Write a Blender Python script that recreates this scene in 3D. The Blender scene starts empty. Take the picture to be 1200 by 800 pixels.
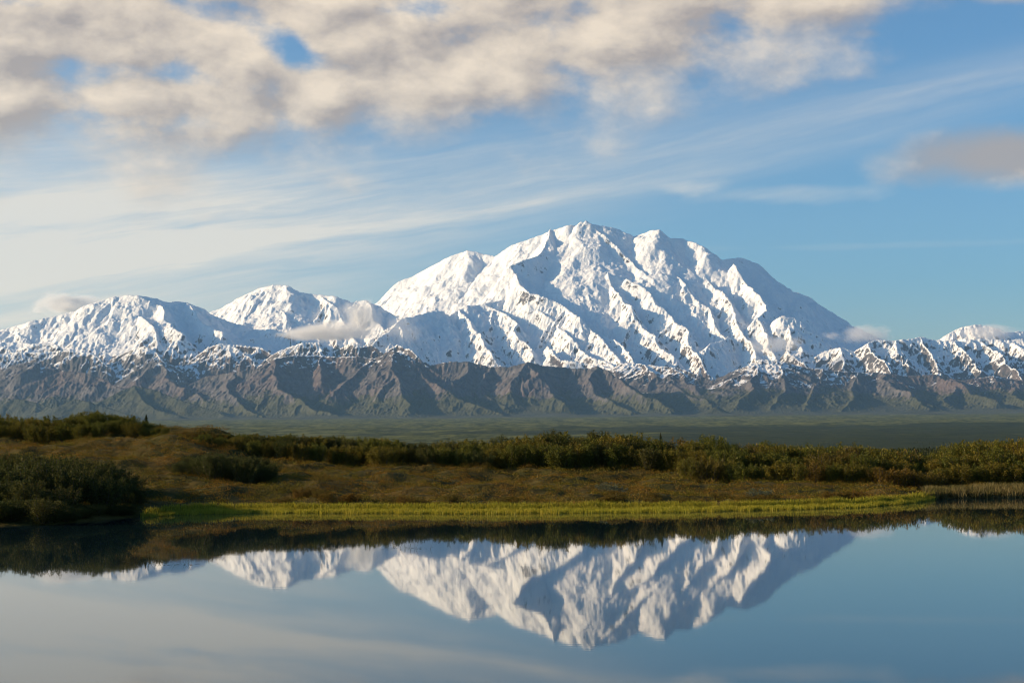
import bpy, math, random
import numpy as np
from mathutils import Matrix, Vector

scene = bpy.context.scene
C = scene.collection
R = math.radians

# ------------------------------------------------------------------ camera
F = 1890.0                      # focal length in pixels of a 1200 px wide frame
CAM_H = 3.0
PITCH, ROLL = math.atan(108.4 / F), R(-0.46)
cam_d = bpy.data.cameras.new('camera')
cam_d.sensor_width = 36.0
cam_d.lens = 36.0 * F / 1200.0
cam_d.clip_start, cam_d.clip_end = 0.1, 200000.0
cam = bpy.data.objects.new('camera', cam_d)
C.objects.link(cam)
cam_m = Matrix.Rotation(R(90) + PITCH, 4, 'X') @ Matrix.Rotation(ROLL, 4, 'Z')
cam.matrix_world = Matrix.Translation((0, 0, CAM_H)) @ cam_m
scene.camera = cam
CM = np.array(cam_m.to_3x3())

# ------------------------------------------------------------------ sun, sky, exposure
SUN_AZ, SUN_EL = R(-92), R(17)          # clockwise from the view axis: low, from the left
sun_vec = Vector((math.sin(SUN_AZ) * math.cos(SUN_EL), math.cos(SUN_AZ) * math.cos(SUN_EL), math.sin(SUN_EL)))
sun_d = bpy.data.lights.new('sun', 'SUN')
sun_d.energy = 5.0
sun_d.angle = R(0.5)
sun_d.color = (1.0, 0.73, 0.43)
sun = bpy.data.objects.new('sun', sun_d)
sun.rotation_euler = (-sun_vec).to_track_quat('-Z', 'Y').to_euler()
C.objects.link(sun)

scene.view_settings.view_transform = 'Standard'
scene.view_settings.look = 'None'
scene.view_settings.exposure = 0.76
scene.view_settings.gamma = 1.0
scene.cycles.use_denoising = True
scene.cycles.filter_width = 1.0
scene.cycles.max_bounces = 6
scene.cycles.volume_bounces = 2
scene.cycles.transparent_max_bounces = 8

SKY_STRENGTH = 0.076
HAZE_DENSITY = 6.0e-6
world = bpy.data.worlds.new('World')
scene.world = world
world.use_nodes = True


class S:
    """A node socket with arithmetic, for writing shader maths as formulas."""
    def __init__(self, nt, sock): self.nt, self.s = nt, sock
    def _m(self, op, a, b=None, c=None):
        n = self.nt.nodes.new('ShaderNodeMath'); n.operation = op
        for i, v in enumerate((a, b, c)):
            if v is None: continue
            if isinstance(v, S): self.nt.links.new(v.s, n.inputs[i])
            else: n.inputs[i].default_value = v
        return S(self.nt, n.outputs[0])
    def __add__(s, o): return s._m('ADD', s, o)
    __radd__ = __add__
    def __mul__(s, o): return s._m('MULTIPLY', s, o)
    __rmul__ = __mul__
    def __sub__(s, o): return s._m('SUBTRACT', s, o)
    def __rsub__(s, o): return s._m('SUBTRACT', o, s)
    def __truediv__(s, o): return s._m('DIVIDE', s, o)
    def __neg__(s): return s._m('MULTIPLY', s, -1.0)
    def pow(s, o): return s._m('POWER', s, o)
    def abs(s): return s._m('ABSOLUTE', s)
    def max(s, o): return s._m('MAXIMUM', s, o)
    def min(s, o): return s._m('MINIMUM', s, o)
    def exp(s): return s._m('EXPONENT', s)
    def sat(s): return s._m('MINIMUM', s._m('MAXIMUM', s, 0.0), 1.0)
    def ss(s, a, b):
        n = s.nt.nodes.new('ShaderNodeMapRange'); n.interpolation_type = 'SMOOTHSTEP'
        s.nt.links.new(s.s, n.inputs[0]); n.inputs[1].default_value = a; n.inputs[2].default_value = b
        return S(s.nt, n.outputs[0])


def vec(nt, x, y, z=0.0):
    n = nt.nodes.new('ShaderNodeCombineXYZ')
    for i, v in enumerate((x, y, z)):
        if isinstance(v, S): nt.links.new(v.s, n.inputs[i])
        else: n.inputs[i].default_value = v
    return n.outputs[0]


def noise(nt, v, scale=1.0, detail=4.0, rough=0.55, dist=0.0, dims='3D'):
    n = nt.nodes.new('ShaderNodeTexNoise'); n.noise_dimensions = dims
    nt.links.new(v, n.inputs['Vector'])
    n.inputs['Scale'].default_value = scale; n.inputs['Detail'].default_value = detail
    n.inputs['Roughness'].default_value = rough; n.inputs['Distortion'].default_value = dist
    return S(nt, n.outputs[0])


def mix(nt, f, a, b):
    n = nt.nodes.new('ShaderNodeMix'); n.data_type = 'RGBA'
    if isinstance(f, S): nt.links.new(f.s, n.inputs[0])
    else: n.inputs[0].default_value = f
    for v, k in ((a, 6), (b, 7)):
        if isinstance(v, tuple): n.inputs[k].default_value = (*v, 1.0)
        else: nt.links.new(v, n.inputs[k])
    return n.outputs[2]


def sep(nt, sock):
    n = nt.nodes.new('ShaderNodeSeparateXYZ'); nt.links.new(sock, n.inputs[0])
    return [S(nt, n.outputs[i]) for i in range(3)]


def build_world():
    nt = world.node_tree
    nt.nodes.clear()
    L = nt.links.new
    out = nt.nodes.new('ShaderNodeOutputWorld')
    sky = nt.nodes.new('ShaderNodeTexSky')
    sky.sky_type = 'NISHITA'; sky.sun_disc = False
    sky.sun_elevation = SUN_EL; sky.sun_rotation = SUN_AZ % (2 * math.pi)
    sky.altitude = 600; sky.air_density = 1.0; sky.dust_density = 2.4; sky.ozone_density = 1.6
    bg = nt.nodes.new('ShaderNodeBackground'); bg.inputs[1].default_value = SKY_STRENGTH
    tint = nt.nodes.new('ShaderNodeMix'); tint.data_type = 'RGBA'; tint.blend_type = 'MULTIPLY'; tint.inputs[0].default_value = 1.0
    L(sky.outputs[0], tint.inputs[6]); tint.inputs[7].default_value = (.60, .96, 1.22, 1)
    L(tint.outputs[2], bg.inputs[0])
    tc = nt.nodes.new('ShaderNodeTexCoord')
    x, y, z = sep(nt, tc.outputs['Generated'])
    az = x._m('ARCTAN2', x, y)
    U = az * (F * 1.015)                               # bearing, in photo pixels from the axis
    V = z / ((x * x + y * y).max(1e-6).pow(0.5)) * F   # height above the horizon
    V = V + U * 0.008
    # --- broken stratocumulus deck, high left: round puffs over a ragged noise
    def hole(u, v, ru, rv):
        a = (U - u) / ru; b = (V - v) / rv
        return (-(a * a + b * b)).exp()
    wa = noise(nt, vec(nt, U / 130.0, V / 90.0, 7.0), 1.0, 4.0, .6) - 0.5
    wb = noise(nt, vec(nt, U / 130.0, V / 90.0, 17.0), 1.0, 4.0, .6) - 0.5
    n2 = noise(nt, vec(nt, U / 420.0, V / 260.0, 11.0), 1.0, 2.0)
    def billow(du, dv):
        p = vec(nt, (U + du) / 128.0 + wa * 0.8, (V + dv) / 80.0 + wb * 0.8, 0.0)
        v = nt.nodes.new('ShaderNodeTexVoronoi'); v.voronoi_dimensions = '2D'; v.feature = 'SMOOTH_F1'
        v.inputs['Smoothness'].default_value = .35; v.inputs['Scale'].default_value = 1.0
        nt.links.new(p, v.inputs['Vector'])
        q = noise(nt, vec(nt, (U + du) / 70.0 + wa * .4, (V + dv) / 46.0 + wb * .4, 3.3), 1.0, 6.0, .58)
        return S(nt, v.outputs['Distance']) * -0.70 + q * 0.80 + 0.44
    b0 = billow(0.0, 0.0); b1 = billow(-20.0, 19.0)
    edge = (U + 380.0).max(0.0) * 0.165 + (U - 170.0).max(0.0) * 0.12 + 304.0
    deck = ((V - edge) + (b0 - 0.5) * 120.0).ss(-45.0, 65.0) * (1.0 - V.ss(600.0, 900.0)) * (1.0 - U.abs().ss(1200.0, 2200.0))
    holes = hole(-262, 448, 48, 26) * 0.36 + hole(-110, 502, 60, 20) * 0.36 + hole(-430, 418, 105, 17) * 0.22 + hole(-550, 490, 60, 14) * 0.26 + hole(-300, 402, 50, 14) * 0.16 + hole(-370, 360, 120, 16) * 0.2
    dens = b0 * 0.8 + n2 * 0.35 - holes
    cov = (dens - 0.20).ss(0.0, 0.34) * deck
    def puff(u, v, ru, rv, amp=0.9):
        a = (U - u) / ru; b = (V - v) / rv
        g = 1.0 - (a * a + b * b).max(0.0).pow(0.5)
        return (g + (b0 - 0.5) * 1.3).ss(0.0, 0.8) * amp
    cov = cov.max((1.0 - (((U - 625.0) / 200.0) * ((U - 625.0) / 200.0) + ((V - 311.0) / 40.0) * ((V - 311.0) / 40.0)).pow(0.5) + (b0 - 0.5) * 0.55).ss(-0.1, 0.55) * 0.92).max((1.0 - (((U - 590.0) / 85.0) * ((U - 590.0) / 85.0) + ((V - 512.0) / 34.0) * ((V - 512.0) / 34.0)).pow(0.5) + (b0 - 0.5) * 0.5).ss(0.0, 0.6) * 0.9)
    cov = cov.max(puff(235, 462, 42, 16, 0.35)).max(puff(420, 463, 34, 14, 0.4)).max(puff(165, 405, 60, 14, 0.25)).max(puff(-330, 355, 260, 26, 0.45))
    # --- cirrus streaks sloping up to the right
    T = V - U * 0.17
    sw = noise(nt, vec(nt, U / 420.0, T / 120.0, 1.7), 1.0, 4.0)
    c1 = noise(nt, vec(nt, U / 520.0 + sw * 0.8, T / 30.0 + sw * 2.2, 5.0), 1.0, 6.0, 0.62)
    c2 = noise(nt, vec(nt, U / 80.0 + wa * .5, T / 11.0 + wb * 1.2, 9.0), 1.0, 5.0, 0.65)
    def strip(t, w, amp):
        a = (T - t) / w
        return (-(a * a)).exp() * amp
    left = (-U + 350.0).ss(0.0, 900.0)
    band = strip(304, 26, 1.0) * (left * .6 + .4) + strip(268, 18, 0.7) * (-U + 750.0).ss(0.0, 900.0) + strip(345, 20, 0.35) * (-U + 500.0).ss(0.0, 700.0) + strip(232, 34, 0.6) * left
    band = band + (-U - 100.0).ss(0.0, 550.0) * strip(335, 85, 0.75)
    cir = (band * (c1 * 1.7 - 0.28) * (c2 * 1.0 + 0.5)).max(0.0)
    wisp = (puff(215, 289, 60, 13, 0.55) + puff(315, 278, 130, 13, 0.36) + puff(430, 216, 240, 5, 0.14)) * (c2 * 1.5 - 0.1).sat()
    veil = hole(-640, 210, 430, 170) * 0.34 + hole(-300, 120, 500, 90) * 0.12
    cir = (cir * 0.85 + wisp * 0.7 + veil * (c1 * 1.5 + .22)).min(0.8) * V.ss(-20.0, 120.0) + (1.0 - V.ss(-10.0, 190.0)) * 0.26
    # --- colours of the clouds: cream towards the sun, grey underneath
    lit = ((b0 - b1) * 2.1 + 0.48 + (n2 - 0.5) * 0.9 + (0.62 - dens) * 0.35).sat()
    lit = (lit - (U - 350.0).ss(0.0, 200.0) * 0.42 * (1.0 - V.ss(430.0, 480.0))).sat()
    ccol = mix(nt, lit, (0.260, 0.218, 0.190), (0.57, 0.47, 0.355))
    cbg = nt.nodes.new('ShaderNodeBackground'); cbg.inputs[1].default_value = 1.0
    L(ccol, cbg.inputs[0])
    ibg = nt.nodes.new('ShaderNodeBackground'); ibg.inputs[1].default_value = 1.0
    ibg.inputs[0].default_value = (0.58, 0.51, 0.41, 1)
    m1 = nt.nodes.new('ShaderNodeMixShader'); L(cir.s, m1.inputs[0]); L(bg.outputs[0], m1.inputs[1]); L(ibg.outputs[0], m1.inputs[2])
    m2 = nt.nodes.new('ShaderNodeMixShader'); L((cov * 0.93).s, m2.inputs[0]); L(m1.outputs[0], m2.inputs[1]); L(cbg.outputs[0], m2.inputs[2])
    L(m2.outputs[0], out.inputs[0])


build_world()

# ------------------------------------------------------------------ helpers
rng = np.random.default_rng(7)


def horizon(px): return 513.2 - 0.0080 * px


def P(px, py, d):
    """World point seen at photo pixel (px, py) at distance d metres along the view axis."""
    v = CM @ np.array([(px - 600.0) / F, (400.0 - py) / F, -1.0])
    v = v * (d / v[1])
    return np.array([v[0], v[1], v[2] + CAM_H])


def X(px, d): return (px - 600.0) / F * d


def perlin(x, y, seed=0):
    xi = np.floor(x).astype(np.int64); yi = np.floor(y).astype(np.int64)
    xf = x - xi; yf = y - yi
    def g(ix, iy):
        h = (ix * 374761393 + iy * 668265263 + seed * 2246822519) & 0xFFFFFFFF
        h = ((h ^ (h >> 13)) * 1274126177) & 0xFFFFFFFF
        h = (h ^ (h >> 16)) & 0xFFFF
        return h * (2 * math.pi / 65536.0)
    def dot(ix, iy, fx, fy):
        a = g(ix, iy); return np.cos(a) * fx + np.sin(a) * fy
    u = xf * xf * xf * (xf * (xf * 6 - 15) + 10); v = yf * yf * yf * (yf * (yf * 6 - 15) + 10)
    n00 = dot(xi, yi, xf, yf); n10 = dot(xi + 1, yi, xf - 1, yf)
    n01 = dot(xi, yi + 1, xf, yf - 1); n11 = dot(xi + 1, yi + 1, xf - 1, yf - 1)
    return ((n00 * (1 - u) + n10 * u) * (1 - v) + (n01 * (1 - u) + n11 * u) * v) * 1.4


def fbm(x, y, seed=0, oct=4, gain=0.5):
    r = 0; a = 1.0
    for i in range(oct):
        r = r + a * perlin(x * 2 ** i, y * 2 ** i, seed + i * 17); a *= gain
    return r


def mesh_np(name, verts, faces, mat, parent=None, smooth=True, k=None):
    """Link ONE mesh object from numpy vertices (n,3) and faces (m,k)."""
    me = bpy.data.meshes.new(name)
    nf, k = faces.shape
    me.vertices.add(len(verts)); me.vertices.foreach_set('co', np.ascontiguousarray(verts, np.float32).ravel())
    me.loops.add(nf * k); me.loops.foreach_set('vertex_index', np.ascontiguousarray(faces, np.int32).ravel())
    me.polygons.add(nf); me.polygons.foreach_set('loop_start', np.arange(0, nf * k, k, dtype=np.int32))
    me.update(calc_edges=True)
    if smooth: me.shade_smooth()
    me.materials.append(mat)
    o = bpy.data.objects.new(name, me); C.objects.link(o)
    if parent: o.parent = parent
    return o


def tag(o, label=None, cat=None, group=None, kind=None):
    for k, v in (('label', label), ('category', cat), ('group', group), ('kind', kind)):
        if v: o[k] = v
    return o


def grid_faces(nr, nc):
    i = np.arange(nr * nc).reshape(nr, nc)
    return np.stack([i[:-1, :-1], i[:-1, 1:], i[1:, 1:], i[1:, :-1]], -1).reshape(-1, 4)


def new_mat(name):
    m = bpy.data.materials.new(name); m.use_nodes = True
    nt = m.node_tree; nt.nodes.clear()
    out = nt.nodes.new('ShaderNodeOutputMaterial')
    return m, nt, out


# ------------------------------------------------------------------ terrain of the ranges
def plain_z(y):
    return np.interp(y, [90, 140, 300, 1000, 2000, 3000, 5000, 8000, 12000, 18000, 25000, 30000, 33000, 36000, 40000, 50000],
                     [0, -0.6, -4, -14, -25, -28, -22, 4, 48, 140, 250, 320, 450, 800, 1300, 1700])


MAIN, LEFT, RIGHT, FOOT, LOW, FOOTR = range(6)
EROSION = (40, 14000, 42)
RIDGES = [
    # --- the great massif: skyline, then the spurs of its face (px, py, km)
    (MAIN, .84, [(436,358,46.5),(455,345,46.2),(473,326,45.8),(490,319,45.6),(510,309,45.3),(535,296,45),(550,293,44.8),(566,297,44.6),(580,299,44.5),(600,290,44.3),(630,277,44.1),(645,268,44),(660,264,43.9),(675,262,43.8),(688,258,43.7)]),
    (MAIN, .84, [(688,258,43.7),(697,260,43.7),(712,266,43.8),(725,269,43.8),(742,272,43.8),(760,272,43.6),(772,269,43.4),(790,277,43.3),(805,279,43.2),(820,288,43.0),(845,300,42.8),(870,303,43.2),(888,310,43.5),(900,322,43.8),(930,339,44.4),(955,351,44.8),(975,365,45.2),(1000,383,45.6),(1015,388,45.8),(1040,400,46)]),
    (MAIN, 1.1, [(858,309,42.3),(868,316,41.8),(880,333,41.2),(892,352,40.4),(890,372,39.5),(897,395,38.6),(906,415,37.7)]),
    (MAIN, 1.1, [(645,268,44),(646,280,43.4),(630,297,42.6),(603,311,41.8),(609,330,41.2),(622,341,40.7),(648,352,40.2),(670,363,39.6),(692,386,38.6),(712,405,37.7),(725,425,36.8)]),
    (MAIN, .85, [(440,402,37.6),(455,386,38.2),(475,372,38.9),(500,367,39.5),(530,366,40.0),(545,359,40.3),(580,352,40.9),(603,345,41.2),(622,341,41.0)]),
    (MAIN, 1.1, [(540,361,40.2),(552,375,39.6),(563,392,38.8),(570,412,38.0),(590,432,37.1)]),
    (MAIN, 1.1, [(570,357,40.7),(590,366,40.2),(600,380,39.6),(608,395,38.8),(625,415,37.8)]),
    (MAIN, 1.1, [(603,346,41.1),(630,360,40.3),(650,372,39.6),(668,395,38.5),(690,412,37.6),(715,428,36.6)]),
    (MAIN, 1.1, [(640,404,38.2),(665,418,37.4),(690,425,37),(720,433,36.4)]),
    (MAIN, 1.1, [(713,318,41.8),(725,345,40.8),(745,372,39.6),(765,392,38.7),(785,416,37.6)]),
    (MAIN, 1.1, [(735,326,41.6),(755,340,41),(775,360,40.2),(800,385,39),(812,410,38),(830,430,37)]),
    (MAIN, 1.1, [(790,318,42),(805,334,41.4),(825,360,40.4),(845,385,39.4),(852,400,38.8)]),
    (MAIN, 1.1, [(830,328,41.6),(850,345,40.9),(862,365,40.1),(868,390,39.1),(880,410,38.2),(895,425,37.4)]),
    (MAIN, .85, [(852,393,38.9),(832,404,38.2),(818,425,37.3)]),
    (MAIN, 1.1, [(690,376,39.3),(712,395,38.4),(735,412,37.4),(752,440,36)]),
    (MAIN, 1.1, [(700,266,43.5),(722,288,42.9),(740,304,42.4),(752,318,42)]),
    # --- the two snowy peaks on the left
    (LEFT, .75, [(-80,408,40.4),(0,387,39.9),(25,380,39.8),(50,372,39.7),(80,366,39.6),(105,357,39.6),(130,349,39.6),(150,345,39.5),(165,346,39.4),(185,349,39.6),(200,354,39.9),(218,353,40.2),(240,361,40.6),(252,369,40.9),(300,385,41)]),
    (LEFT, 1.0, [(80,366,39.6),(85,385,38.8),(82,410,37.8)]),
    (LEFT, 1.0, [(20,382,39.8),(28,398,39),(20,415,38)]),
    (LEFT, 1.0, [(165,346,39.4),(186,357,38.9),(192,374,38.3),(213,392,37.5)]),
    (LEFT, 1.0, [(152,346,39.5),(160,366,38.8),(178,385,38),(182,402,37.3)]),
    (LEFT, 1.0, [(218,353,40.2),(240,378,39),(265,398,38)]),
    (LEFT, .75, [(235,374,43.8),(255,362,43.5),(275,350,43.1),(290,343,42.9),(305,337,42.7),(325,333,42.5),(335,334,42.4),(350,342,42.3),(375,345,42.2),(395,347,42),(412,354,41.9),(425,351,41.8),(440,358,41.8),(455,366,41.8),(475,381,41.6),(500,402,41),(525,428,40)]),
    (LEFT, 1.0, [(300,339,42.7),(320,352,41.9),(335,368,41.2),(350,388,40.4),(362,400,39.8)]),
    (LEFT, 1.0, [(375,345,42.2),(390,360,41.5),(405,378,40.8),(415,400,39.8)]),
    (LEFT, 1.0, [(275,351,43.0),(290,372,42),(315,387,41.2)]),
    (LEFT, 1.0, [(425,351,41.8),(440,375,40.6),(455,400,39.4),(475,420,38.2)]),
    (LEFT, 1.0, [(455,366,41.6),(490,392,40.2),(520,412,39)]),
    (LEFT, .8, [(125,425,36.9),(140,414,36.8),(155,407,36.6),(170,405,36.4),(182,412,36.2),(200,430,35.4),(215,448,34.4)]),
    (LEFT, .8, [(225,418,37),(245,405,36.8),(258,402,36.7),(268,403,36.6),(283,414,36.3),(300,430,35.6)]),
    (LEFT, .8, [(262,402,37),(285,402,37),(305,407,36.8),(330,420,36.4)]),
    (LEFT, .8, [(-60,418,37.2),(20,412,37.1),(50,412,37),(75,410,36.8),(105,413,36.6),(130,432,35.8)]),
    (LEFT, .8, [(0,400,38.4),(40,402,38),(70,404,37.6)]),
    (LEFT, .8, [(318,416,35.8),(340,406,35.5),(358,401,35.4),(378,400,35.3),(388,407,35.3)]),
    (LEFT, .8, [(396,410,35.4),(414,401,35.3),(423,405,35.2),(436,402,35.2),(448,411,35)]),
    (LEFT, .8, [(456,408,35),(467,403,35),(478,409,34.7),(502,428,34.3)]),
    # --- the right-hand range
    (RIGHT, .85, [(905,378,39.6),(918,373,39.4),(928,371,39.2),(945,385,39),(960,399,38.8),(972,412,38.5)]),
    (RIGHT, .75, [(940,420,38.2),(955,415,38.2),(975,408,38.1),(988,406,38),(1000,411,37.9),(1018,402,37.8),(1032,397,37.9),(1050,398,37.9),(1080,394,38.1),(1100,398,38.3),(1125,400,38.3),(1150,396,38.3),(1180,398,38.3),(1210,395,38.3),(1290,400,38.3)]),
    (RIGHT, .7, [(1085,406,41.2),(1100,398,41.1),(1110,391,41),(1125,383,41),(1142,380,41),(1160,381,41),(1178,389,41),(1190,388,41.3),(1210,386,41.5),(1290,395,41.5)]),
    (RIGHT, .9, [(1050,398,37.9),(1061,415,37.1),(1060,430,36.3)]),
    (RIGHT, .9, [(1080,394,38.1),(1093,412,37.3),(1102,430,36.4)]),
    (RIGHT, .9, [(1115,399,38.3),(1132,415,37.5),(1152,435,36.4)]),
    (RIGHT, .9, [(1150,396,38.3),(1172,415,37.3),(1198,441,36.0)]),
    (RIGHT, .9, [(1020,401,37.8),(1036,425,36.5),(1042,440,35.8)]),
    (RIGHT, .9, [(1185,398,38.3),(1208,418,37.2),(1230,436,36.3)]),
    (RIGHT, .9, [(985,406,38),(988,430,36.6)]),
    (RIGHT, .9, [(920,410,37.9),(938,422,37.2),(950,434,36.4)]),
    # --- brown foothills
    (FOOT, .62, [(-80,425,34.6),(0,431,34.3),(30,424,34),(45,418,34),(65,430,33.6),(90,446,33)]),
    (FOOT, .62, [(20,454,32.8),(55,442,33),(75,434,33.2),(95,436,33),(120,444,32.6),(150,456,32)]),
    (LOW, .46, [(95,480,30.5),(120,468,31),(155,451,31.5),(172,455,31.3),(200,463,31),(230,473,30.5),(265,488,29.8)]),
    (LOW, .46, [(155,451,31.5),(165,465,30.8),(190,478,30.2),(215,488,29.6)]),
    (FOOT, .6, [(182,420,35.6),(192,440,34.5),(215,455,33.5),(245,468,32.6),(290,484,31)]),
    (FOOT, .68, [(215,452,34.2),(240,440,34.3),(275,435,34),(305,430,33.8),(325,419,33.6),(345,415,33.8),(375,416,34.2),(395,418,34.2),(415,417,34),(440,419,33.8),(455,412,33.5),(463,411,33.3),(480,417,33.3),(500,430,33.1),(525,442,32.7)]),
    (FOOT, .68, [(480,417,33.3),(495,438,32.6),(518,452,31.9),(545,468,31),(590,489,29.8)]),
    (FOOT, .68, [(463,411,33.3),(462,432,32.4),(470,455,31.4),(480,475,30.5)]),
    (FOOT, .68, [(325,419,33.6),(319,437,32.8),(328,451,32),(347,464,31.2),(372,479,30.4),(400,487,29.8)]),
    (FOOT, .68, [(440,419,33.8),(422,432,33.1),(405,445,32.5),(390,456,31.9)]),
    (FOOT, .68, [(275,435,34),(268,450,33),(278,470,31.8),(300,487,30.6)]),
    (FOOT, .68, [(375,416,34.2),(372,432,33.4),(378,446,32.8)]),
    (FOOT, .68, [(490,430,34.5),(530,423,34.5),(555,423,34.3),(578,429,34.1),(600,429,33.9),(620,424,33.6),(642,428,33.8),(665,430,34),(690,431,33.8),(698,428,33.6),(712,436,33.2),(735,450,32.4),(760,465,31.4),(785,477,30.6)]),
    (FOOT, .68, [(620,424,33.6),(626,440,32.8),(650,458,32),(662,471,31.3)]),
    (FOOT, .68, [(620,424,33.6),(604,440,32.9),(598,458,32.1)]),
    (FOOT, .68, [(698,428,33.6),(691,445,32.8),(698,460,32.2),(725,475,31.2),(742,484,30.6)]),
    (FOOT, .68, [(578,429,34.1),(562,445,33.2),(566,458,32.6),(592,476,31.6)]),
    (FOOT, .68, [(553,423,34.3),(541,440,33.4),(549,455,32.7)]),
    (FOOTR, .38, [(735,424,36),(765,428,35.6),(795,430,35.2),(820,440,34.6),(845,446,34.2),(870,434,34.4),(893,420,34.6),(915,424,34.6),(940,430,34.6),(970,434,34.6),(1000,436,34.6),(1030,436,34.8),(1060,440,35),(1100,438,35),(1130,445,34.8),(1160,440,35),(1200,446,35),(1290,440,35)]),
    (FOOTR, .52, [(750,426,35.8),(775,445,34.6),(805,460,33.4),(830,470,32.2)]),
    (FOOTR, .52, [(790,430,35.2),(808,448,34.1),(828,464,33)]),
    (FOOTR, .52, [(845,446,34.2),(838,460,33.2),(832,473,32)]),
    (FOOTR, .52, [(893,420,34.6),(885,440,33.5),(878,460,32.3),(862,478,31)]),
    (FOOTR, .52, [(915,424,34.6),(920,445,33.4),(913,465,32.2),(900,481,31)]),
    (FOOTR, .52, [(960,432,34.6),(957,455,33),(943,479,31.3)]),
    (FOOTR, .52, [(1005,436,34.6),(1001,456,33.2),(990,481,31.3)]),
    (FOOTR, .52, [(1030,436,34.8),(1052,455,33.2),(1088,479,31.3)]),
    (FOOTR, .52, [(1100,438,35),(1130,455,33.6),(1168,471,32.2)]),
    (FOOTR, .52, [(1118,442,34.7),(1113,460,33.4),(1108,472,32.5)]),
    (FOOTR, .52, [(1185,446,35),(1192,465,33.2),(1205,478,32)]),
    # --- low green hills at the foot
    (LOW, .42, [(0,492,29.8),(60,480,30),(85,467,30.2),(105,470,30),(130,480,29.6),(155,490,29)]),
    (LOW, .42, [(-80,482,30.4),(0,473,30.8),(18,466,31),(45,473,30.6),(70,482,30.2)]),
    (LOW, .4, [(818,486,28.6),(828,480,28.7),(838,476,28.7),(848,481,28.6),(858,487,28.4)]),
    (LOW, .3, [(1020,490,28),(1060,485,28.4),(1110,484,28.6),(1150,487,28.2)]),
]


def erode(z, cell, batches, drops, steps, seed=3):
    """Rain: drops run downhill over the grid, cut gullies and drop their load where the slope eases."""
    g = np.random.default_rng(seed)
    h = (z / cell).astype(np.float64); nr, nc = h.shape
    for b in range(batches):
        x = g.uniform(2, nr - 3, drops); y = g.uniform(2, nc - 3, drops)
        dx = np.zeros(drops); dy = np.zeros(drops); sp = np.ones(drops); wat = np.ones(drops); sed = np.zeros(drops)
        hf = h.ravel(); delta = np.zeros(nr * nc)
        for k in range(steps):
            i = x.astype(int); j = y.astype(int); u = x - i; v = y - j; n = i * nc + j
            a, c, d, e = hf[n], hf[n + nc], hf[n + 1], hf[n + nc + 1]
            gx = (c - a) * (1 - v) + (e - d) * v; gy = (d - a) * (1 - u) + (e - c) * u
            h0 = a * (1 - u) * (1 - v) + c * u * (1 - v) + d * (1 - u) * v + e * u * v
            dx = dx * .12 - gx * .88; dy = dy * .12 - gy * .88
            l = np.sqrt(dx * dx + dy * dy) + 1e-9; dx /= l; dy /= l
            x2 = np.clip(x + dx, 1, nr - 3); y2 = np.clip(y + dy, 1, nc - 3)
            i2 = x2.astype(int); j2 = y2.astype(int); u2 = x2 - i2; v2 = y2 - j2; n2 = i2 * nc + j2
            h1 = hf[n2] * (1 - u2) * (1 - v2) + hf[n2 + nc] * u2 * (1 - v2) + hf[n2 + 1] * (1 - u2) * v2 + hf[n2 + nc + 1] * u2 * v2
            dh = h1 - h0
            cap = np.maximum(-dh, .02) * sp * wat * 5.0
            dep = np.where(dh > 0, np.minimum(dh, sed), np.where(sed > cap, (sed - cap) * .25, 0))
            ero = np.where((dh <= 0) & (sed <= cap), np.minimum((cap - sed) * .22, -dh), 0)
            q = dep - ero; sed = sed - q
            np.add.at(delta, n, q * (1 - u) * (1 - v)); np.add.at(delta, n + nc, q * u * (1 - v))
            np.add.at(delta, n + 1, q * (1 - u) * v); np.add.at(delta, n + nc + 1, q * u * v)
            sp = np.sqrt(np.maximum(sp * sp - dh * 3.0, .01)); sp = np.minimum(sp, 4); wat *= .97
            x, y = x2, y2
        dl = np.clip(delta, -.35, .35).reshape(nr, nc)
        h = h + dl
    return h * cell


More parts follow.
